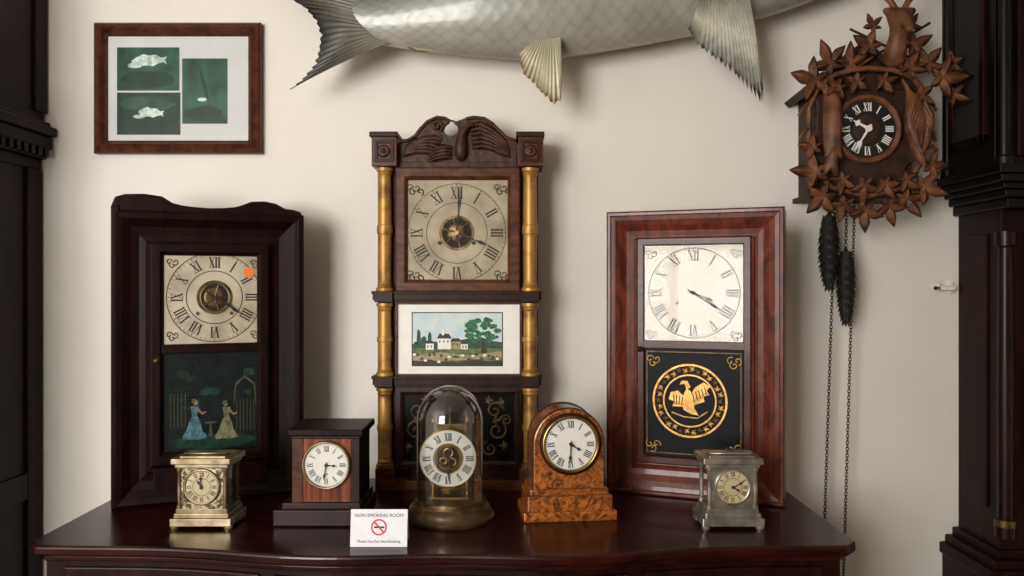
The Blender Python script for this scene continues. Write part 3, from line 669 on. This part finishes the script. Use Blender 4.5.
o.frame('print_border',412,503,312,366,[(0,-.0064),(1,-.0064)],'ink')
o.box('print_sky',413,502,313,365,-.0064,-.006,'sky',0)
y=-.0066
o.poly('print_hills',[(413,344),(425,340),(445,343),(470,338),(502,342),(502,352),(413,352)],y,'folid')
o.box('print_meadow',413,502,348,365,-.0067,-.006,'grass',0)
o.poly('print_road',[(413,356),(440,352),(470,355),(502,351),(502,357),(460,360),(413,361)],-.0069,'road')
for i in range(46):
    an=random.uniform(0,6.28); q=math.sqrt(random.random()); a=483+17*q*math.cos(an); b=331+12*q*math.sin(an); r=random.uniform(2.5,5)
    o.blob('print_tree_%d'%i,a,b,r,r*.7,-.007-.0001*i/46,'foli',16,.3)
o.poly('print_trunk',[(482,338),(485,338),(487,353),(481,353)],-.0072,'printdark')
for i,(a,b,c,d) in enumerate(((419,338,2.4,9),(424,341,3,6),(430,339,2,8),(416,345,3,4),(435,345,3,4),(464,345,4,3.4),(470,344,3,4))): o.blob('print_bush_%d'%i,a,b,c,d,-.0071,'folid',14,.2)
def house(a,b,t,base_,rt,mt='white'):
    o.box('print_house',a,b,t,base_,-.0072,-.006,mt,0); o.poly('print_roof',[(a-1,t+.4),(a+2,rt),(b-2,rt),(b+1,t+.4)],-.0074,'printdark')
    n=max(2,int((b-a)/4))
    for i in range(n): o.box('print_window_%d'%i,a+1.5+i*(b-a-1)/n,a+2.7+i*(b-a-1)/n,t+2,t+4.4,-.0074,-.007,'printdark',0)
house(438,451,338,349,333.5); house(451,461,341,349,338,'road'); house(426,434,343,349.5,340.5); house(461,468,343.5,349,341.5); o.box('print_steeple',442,444.4,329,335,-.0075,-.007,'white',0)
for i in range(22):
    a=415+i*3.9+random.uniform(-1,1); b=random.uniform(353,362); o.blob('print_figure_%d'%i,a,b,2,1.5,-.0072,'printdark' if i%3 else 'white',8,.3)
o.poly('print_foreground',[(413,360),(420,361),(430,359),(440,362),(450,361),(460,362),(475,359),(490,361),(502,360),(502,365),(413,365)],-.0071,'printdark')
o.frame('tablet_moulding',396,522,302,376,[(0,.0),(0,-.012),(2,-.012),(2.5,-.006)],'walnut')
o.frame('lower_door',396,522,386,468,[(0,.004),(0,-.014),(5,-.016),(8,-.012),(9,-.004)],'walnutd')
o.box('lower_tablet',404,514,394,460,-.006,.004,'blackglass',0)
for k,(a,b,r,sg,a0) in enumerate(((495,410,9,1,0),(497,430,10,-1,1),(490,448,8,1,2),(506,420,6,-1,3),(418,410,9,-1,0),(416,430,10,1,1),(424,448,8,-1,2),(480,440,6,1,1),(434,440,6,1,1))): o.spiral('stencil_scroll_%d'%k,a,b,r,1,1.4,a0,-.0065,.9,'stencil',sg)
for k,(a,b) in enumerate(((495,420),(418,420),(505,445),(408,445),(488,400),(426,400),(502,402))): o.leaf('stencil_leaf_%d'%k,a,b,90*k,5,-.006,'stencil',5,.0006)
left=[(398,168),(398,146),(400,140),(408,139),(415,135),(421,127),(428,120),(437,116),(445,117),(450,120)]
hole=[(451+7*math.cos(math.radians(a)),129-7*math.sin(math.radians(a))) for a in range(110,431,20)]
right=[(466,117.5),(474,116),(484,117),(492,122),(499,129),(506,136),(514,139),(517,144),(517,168)]
o.prism('crest_board',left+hole[::1]+right,.0,.022,'carve',.002)
o.ann('hole_rim',451,129,7,9,-.002,'carve',40)
o.tube('crest_edge_left',[(a,b+1.5,-.002) for a,b in left[2:]],1.8,'carve'); o.tube('crest_edge_right',[(a,b+1.5,-.002) for a,b in right[:-1]],1.8,'carve')
o.spiral('crest_scroll_left',437,126,6,1.2,1.2,-1,-.003,1.8,'carve',1)
for k in range(5):
    t=k/4
    o.plume('acanthus_left_%d'%k,[(442-t*8,140+t*14),(434-t*8,138+t*13),(424-t*8,139+t*12),(414-t*6,143+t*10),(405-t*2,148+t*8)],3.6,-.001,'carve',.008)
for k in range(6):
    t=k/5
    o.plume('eagle_feather_right_%d'%k,[(470+t*2,126+t*22),(480+t*2,124+t*22),(490+t*2,129+t*19),(500,137+t*15),(508+t*2,145+t*12)],3.4,-.001,'carve',.009)
for k in range(4):
    t=k/3
    o.plume('eagle_feather_left_%d'%k,[(452-t*1,148+t*10),(444,147+t*10),(436,149+t*10),(429,154+t*8)],3.0,-.003,'carve',.009)
o.skin('crest_eagle',[(461,162,-.004),(461,153,-.010),(461,144,-.012),(462,136,-.013),(466,129,-.014),(471,125,-.014),(474,128,-.013)],[(0,1),(1,2),(2,3),(3,4),(4,5),(5,6)],[5,7,6.5,4,3.6,3.2,1],'carve')
o.box('crest_base',398,517,162,168,-.006,.03,'carve',.002)

# ---------------------------------------------------------------- right ogee clock
o=Obj('ogee_clock',696.5,497.7,1.975,rz=-20.6,sx=.427/177,loc=(.445,1.975,TZ))
o.box('case_box',608,785,210,497.5,.0,.10,'rose2',.003)
o.frame('ogee_moulding',608,785,210,497.5,[(0,.002),(0,-.016),(1.5,-.019),(4,-.019),(5,-.016),(9,-.0145),(14,-.010),(20,-.003),(25,-.001),(28,-.002),(29,-.007),(31,-.008),(33,-.007),(33.5,.002)],'rose')
o.frame('door',639,754,237,466,[(0,.002),(0,-.009),(1.5,-.011),(7,-.011),(8,-.008),(8.5,-.002)],'rose2')
o.box('door_rail',645,748,341,349,-.010,.0,'rose2')
o.box('dial_board',646,747,245,342,-.002,.001,'cream',0)
cx,cy=697,293
o.ann('dial_circle',cx,cy,44.6,45.4,-.0025,'ink'); o.roman('dial_numerals',cx,cy,32,43,-.0028,'ink',1.0); o.ticks('dial_minutes',cx,cy,43.4,44.6,-.0028,'ink',.4)
for (a,b) in ((654,253),(739,253),(654,334),(739,334)):
    for k in range(3): o.spiral('spandrel_scroll',a+(k-1)*3,b+(k%2)*3,3.5,.6,1,k*2,-.003,.5,'stencil')
o.hands(cx,cy,112,122,40,-.007,'ink',1.4)
for x in (681,714): o.disc('winding_hole',x,303,1.8,-.004,-.002,'brassd',16,0)
o.box('tablet',646,747,349,458,-.002,.001,'blackglass',0)
cx,cy=693,401
o.frame('tablet_gold_line',649,744,352,455,[(0,-.0026),(.9,-.0026)],'stencil')
o.ann('wreath_outer',cx,cy,35,37,-.003,'gold'); o.ann('wreath_inner',cx,cy,25,26.5,-.003,'gold')
for k in range(30):
    a=k*2*math.pi/30; o.leaf('wreath_leaf_%d'%k,cx+(31.5 if k%2 else 30)*math.cos(a),cy-(31.5 if k%2 else 30)*math.sin(a),math.degrees(a)+60,3.6,-.003,'stencil' if k%3==0 else 'gold',5,.0006)
for k,(a,b) in enumerate(((656,360),(737,360),(656,446),(737,446))):
    for j in range(3): o.spiral('corner_scroll_%d%d'%(k,j),a+(j-1)*3.5,b+(j%2)*4,4.2,.5,1,j*2+k,-.003,.6,'gold')
o.poly('eagle_body',[(cx-3,cy-12),(cx+1,cy-10),(cx+4,cy-2),(cx+5,cy+7),(cx+9,cy+14),(cx+1,cy+13),(cx-6,cy+9),(cx-8,cy+1),(cx-6,cy-6)],-.0034,'gold')
o.poly('eagle_wing_right',[(cx+1,cy-6),(cx+6,cy-14),(cx+14,cy-19),(cx+21,cy-15),(cx+17,cy-11),(cx+20,cy-7),(cx+14,cy-5),(cx+15,cy),(cx+5,cy+4)],-.0033,'gold')
o.poly('eagle_wing_left',[(cx-5,cy-4),(cx-12,cy-10),(cx-19,cy-8),(cx-21,cy-1),(cx-16,cy+1),(cx-17,cy+6),(cx-6,cy+6)],-.0033,'gold')
o.poly('eagle_head',[(cx-3,cy-11),(cx-5,cy-17),(cx-10,cy-16),(cx-8,cy-20),(cx-2,cy-20),(cx+1,cy-14)],-.0035,'gold')
for k in range(5): o.tube('wing_feather_line_%d'%k,[(cx+3+k*3,cy-8-k*1.5,-.0038),(cx+5+k*3,cy+1-k*2,-.0038)],.45,'printdark')
for k in range(4): o.tube('wing_feather_line_l%d'%k,[(cx-7-k*3,cy-4-k*.5,-.0038),(cx-8-k*2.5,cy+4,-.0038)],.45,'printdark')
o.tube('olive_branch',[(cx-18,cy+12,-.003),(cx-6,cy+16,-.003),(cx+8,cy+17,-.003),(cx+18,cy+10,-.003)],.9,'gold')
o.poly('dial_glass',[(647,245),(746,245),(746,341),(647,341)],-.0085,'dialglass')
o.turn('door_knob',643,350,[(0,-.024),(2.4,-.022),(3,-.018),(1.5,-.014),(1.5,-.010)],'brassd',20)

# ---------------------------------------------------------------- block mantel clock
o=Obj('mantel_clock',317,527,1.73,z=TZ)
o.box('plinth',272,363,510,527,0,.17,'mahogv',.004); o.box('plinth_step',280,360,504,511,.01,.165,'mahogv',.003)
o.box('case_core',291,357,438,505,.026,.155,'nearblack',.002)
o.box('face_panel',301,349,440,504,.018,.03,'oakred',.001)
o.box('stile_left',290,301,438,505,.016,.03,'walnut',.001); o.box('stile_right',349,358,438,505,.016,.03,'walnutd',.001)
o.box('cap',286,362,430,437,.008,.163,'nearblack',.003); o.box('cap_bed',289,359,436,440,.014,.158,'walnutd',.002)
cx,cy=325,466
o.turn('bezel',cx,cy,[(24.5,.018),(24.5,.012),(24,.007),(22.5,.006),(21.8,.010),(21.4,.014)],'brassm'); o.disc('dial',cx,cy,22,.012,.018,'enamel')
o.roman('dial_numerals',cx,cy,13.5,19,.0112,'ink',1.0); o.ticks('dial_minutes',cx,cy,19.8,20.8,.0112,'ink',.3)
o.hands(cx,cy,95,190,18,.009,'ink',.9); o.disc('winding_hole',cx,cy+9,1.2,.010,.013,'brass',12,0)

# ---------------------------------------------------------------- anniversary clock
o=Obj('anniversary_dome_clock',450,518,1.80,z=TZ)
o.lathe('base',450,0,[(518,43),(516,44.5),(513,44.5),(511,42),(508,41),(505,40),(503,37.5),(501,36),(500,36)],'bronze',48)
o.lathe('base_brass_ring',450,0,[(501,35.6),(497.5,35.2),(497,31)],'brassd',48)
dp=[(499,33.2),(420,33.2)]
for i in range(1,13):
    a=math.pi/2*i/12; dp.append((420-35*math.sin(a),33.2*math.cos(a)+.01))
v=[];f=[];k=len(dp);SG=56
for i in range(SG):
    a=2*math.pi*i/SG
    for py,r in dp: v.append((r*o.s*math.cos(a),r*o.s*math.sin(a),o.Z(py)))
for i in range(SG):
    for j in range(k-1): f.append((i*k+j,((i+1)%SG)*k+j,((i+1)%SG)*k+j+1,i*k+j+1))
mk('glass_dome',v,f,'domeglass',o.e,True)
o.tube('dome_rim',[(450+33.4*math.cos(2*math.pi*i/40),498.5,33.4*o.s*math.sin(2*math.pi*i/40)) for i in range(40)],.9,'silver',True)
for sg in (-1,1): o.lathe('pillar',450+sg*17,.005,[(498,3.4),(496,3.4),(494,1.6),(470,1.5),(440,1.5),(424,1.6),(422,3),(419,2),(416,.5)],'brass',16)
o.box('bottom_plate',430,470,494,497,-.03,.03,'brass'); o.box('back_plate',432,468,424,478,.002,.006,'brassd'); o.box('front_plate',434,466,432,476,-.014,-.010,'brassd')
o.lathe('suspension_guard',450,.006,[(428,2),(416,2),(412,3.2),(409,1.2),(406,.4)],'brassd',16)
cx,cy=449,456
o.ann('chapter_ring_face',cx,cy,14.5,28,-.026,'enamel'); o.turn('chapter_ring',cx,cy,[(14.5,-.0255),(14.5,-.022),(28,-.022),(28.6,-.026),(28.4,-.0275),(27.6,-.0262)],'brass')
o.ann('inner_rim',cx,cy,13.3,15,-.0272,'brass'); o.disc('movement',cx,cy,13.5,-.018,-.012,'brassd')
for k,(a,b,r) in enumerate(((0,-5,5.5),(4,4,4.5),(-5,3,4))): o.turn('wheel_%d'%k,cx+a,cy+b,[(r*.6,-.0215),(r*.6,-.0225),(r,-.0225),(r,-.0205)],'brass',24)
o.ell('movement_shadow',cx,cy,11,11,-.0185,'shadefill')
o.roman('dial_numerals',cx,cy,17.5,25,-.0268,'ink',1.2); o.hands(cx,cy,10,178,24,-.031,'ink',1.1)
o.lathe('pendulum_rod',450,0,[(478,.5),(492,.5)],'brass',8)
o.lathe('pendulum_crown',450,0,[(478,1),(480,4),(482,6),(484,7),(485,13),(487,14.5),(490,14),(491,6),(493,3)],'brass',32)
for k in range(4):
    a=k*math.pi/2+.5; o.skin('pendulum_ball_%d'%k,[(450+9*math.cos(a),482,9*o.s*math.sin(a)),(450+9*math.cos(a),487,9*o.s*math.sin(a))],[(0,1)],[3.6,3.6],'brass',2)

# ---------------------------------------------------------------- burl arch clock
o=Obj('arch_top_mantel_clock',570,522,1.78,z=TZ,rz=6)
DA=.12
def arch(cx,cy,r,b,n=28): return [(cx-r,b)]+[(cx-r*math.cos(math.pi*i/n),cy-r*math.sin(math.pi*i/n)) for i in range(n+1)]+[(cx+r,b)]
o.box('foot',523,617,512,522,-.01,DA,'burl',.003); o.box('plinth',527,613,497,513,-.004,DA-.005,'burl',.003); o.box('plinth_cap',530,610,491,498,.004,DA-.01,'burl',.004)
ob=o.prism('case',arch(570,447,36,492),.012,DA-.012,'burl',.003)
v=o.prism('case_back_rim',arch(570,447,37.2,492),DA-.018,DA-.012,'walnutd',.001); o.prism('case_front_rim',arch(570,447,37.0,492),.016,.022,'walnutd',.001)
cx,cy=571,446
o.turn('bezel',cx,cy,[(31,.012),(31,.004),(29.5,-.001),(28,-.001),(27,.003),(26,.008)],'walnutd'); o.turn('bezel_brass',cx,cy,[(28.4,-.0015),(27.2,-.003),(26,-.001),(25.4,.005)],'brass')
o.disc('dial',cx,cy,26,.004,.012,'enamel'); o.roman('dial_numerals',cx,cy,16.5,23.5,.0032,'ink',1.1); o.ticks('dial_minutes',cx,cy,24.1,25,.0032,'ink',.3)
o.hands(cx,cy,122,184,22,-.0005,'ink',1.1)

# ---------------------------------------------------------------- carriage clocks
def carriage(name,cx0,z,body,face,dialm,d,w=62,rz=0,front='ormolu',hh=(100,330)):
    global o
    o=Obj(name,cx0,530,d,z=TZ,rz=rz); D=.10; c=cx0; h=w/2
    for k in (-1,1):
        for yy in (.008,D-.008): o.lathe('foot',c+k*(h-4),yy,[(530,4),(528,4.5),(526,3)],body,16)
    o.box('base_slab',c-h,c+h,519,527,0,D,body,.002); o.box('base_moulding',c-h+3,c+h-3,514,520,.005,D-.005,body,.003); o.box('base_step',c-h+5,c+h-5,510,515,.008,D-.008,body,.001)
    o.box('top_moulding',c-h+4,c+h-4,464,469,.006,D-.006,body,.002); o.box('top_slab',c-h+1,c+h-1,459,465,.001,D-.001,body,.002)
    o.box('top_glass_frame',c-h+8,c+h-8,457.5,460,.014,D-.014,body,.001)
    for k in (-1,1):
        for yy in (.014,D-.014): o.lathe('corner_pillar',c+k*(h-8),yy,[(510,3.2),(507,3.2),(506,2),(490,2.4),(474,2),(472,3.2),(469,3.2)],body,14)
    o.box('movement_case',c-h+13,c+h-13,469,510,.03,D-.03,'brassd',.001)
    o.box('face_mask',c-h+9.5,c+h-9.5,469,510,.012,.016,face,0)
    r=17; cy=488
    o.turn('bezel',c,cy,[(r+1.5,.012),(r+1.5,.008),(r,.006),(r-1,.008)],body,40); o.disc('dial',c,cy,r-.5,.009,.0125,dialm)
    o.roman('dial_numerals',c,cy,10.5,15,.0085,'ink',1.1); o.ann('dial_centre_ring',c,cy,8.6,9.1,.0085,'ink')
    o.hands(c,cy,hh[0],hh[1],14,.006,'ink',.9)
    for sg in (-1,1):
        xx=o.X(c+sg*(h-8)); wv=[(xx,.018,o.Z(508)),(xx,D-.018,o.Z(508)),(xx,D-.018,o.Z(470)),(xx,.018,o.Z(470))]
        mk('side_glass',wv,[(0,1,2,3)],'glass',o.e)
    yy=D/2
    o.tube('handle',[(c-h+9,459,yy),(c-h+9,456.5,yy-.01),(c-h+12,456,yy-.022),(c+h-12,456,yy-.022),(c+h-9,456.5,yy-.01),(c+h-9,459,yy)],1.3,body)
    return o
carriage('carriage_clock',200,TZ,'brassm','ormolu','ivory',1.71,62,0,hh=(-32,-5))
carriage('carriage_clock.001',734,TZ,'silver','silver','ivory',1.71,62,0,hh=(122,62))

# ---------------------------------------------------------------- sign
o=Obj('non_smoking_sign',378.5,547,1.60,z=TZ)
o.box('card_front',350,407,510.5,547,0,.0012,'card',0)
o.e.rotation_euler=(math.radians(-8),0,0)
mk('card_back',[(o.X(350),.0012,o.Z(510.5)),(o.X(407),.0012,o.Z(510.5)),(o.X(407),.045,o.Z(547)+.006),(o.X(350),.045,o.Z(547)+.006)],[(0,1,2,3)],'card',o.e)
o.text('sign_title','NON-SMOKING ROOM',378.5,518,4.7,-.0005,'blue'); o.text('sign_footer','Thank You For Not Smoking',378.5,543,3.7,-.0005,'blue')
o.ann('prohibition_ring',378.5,528,6.4,8,-.0006,'red',40)
o.poly('prohibition_slash',[(372.6,523),(373.8,521.8),(384.4,533),(383.2,534.2)],-.0008,'red')
o.box('cigarette',373.5,384,527.2,529,-.0005,0,'ink',0)

# ---------------------------------------------------------------- camera
cam=bpy.data.cameras.new('camera'); cam.sensor_width=36; cam.lens=36*F/1024; cam.clip_start=.05
co=bpy.data.objects.new('camera',cam); scn.collection.objects.link(co); co.location=(0,0,CZ); co.rotation_euler=(math.pi/2,0,0)
scn.camera=co
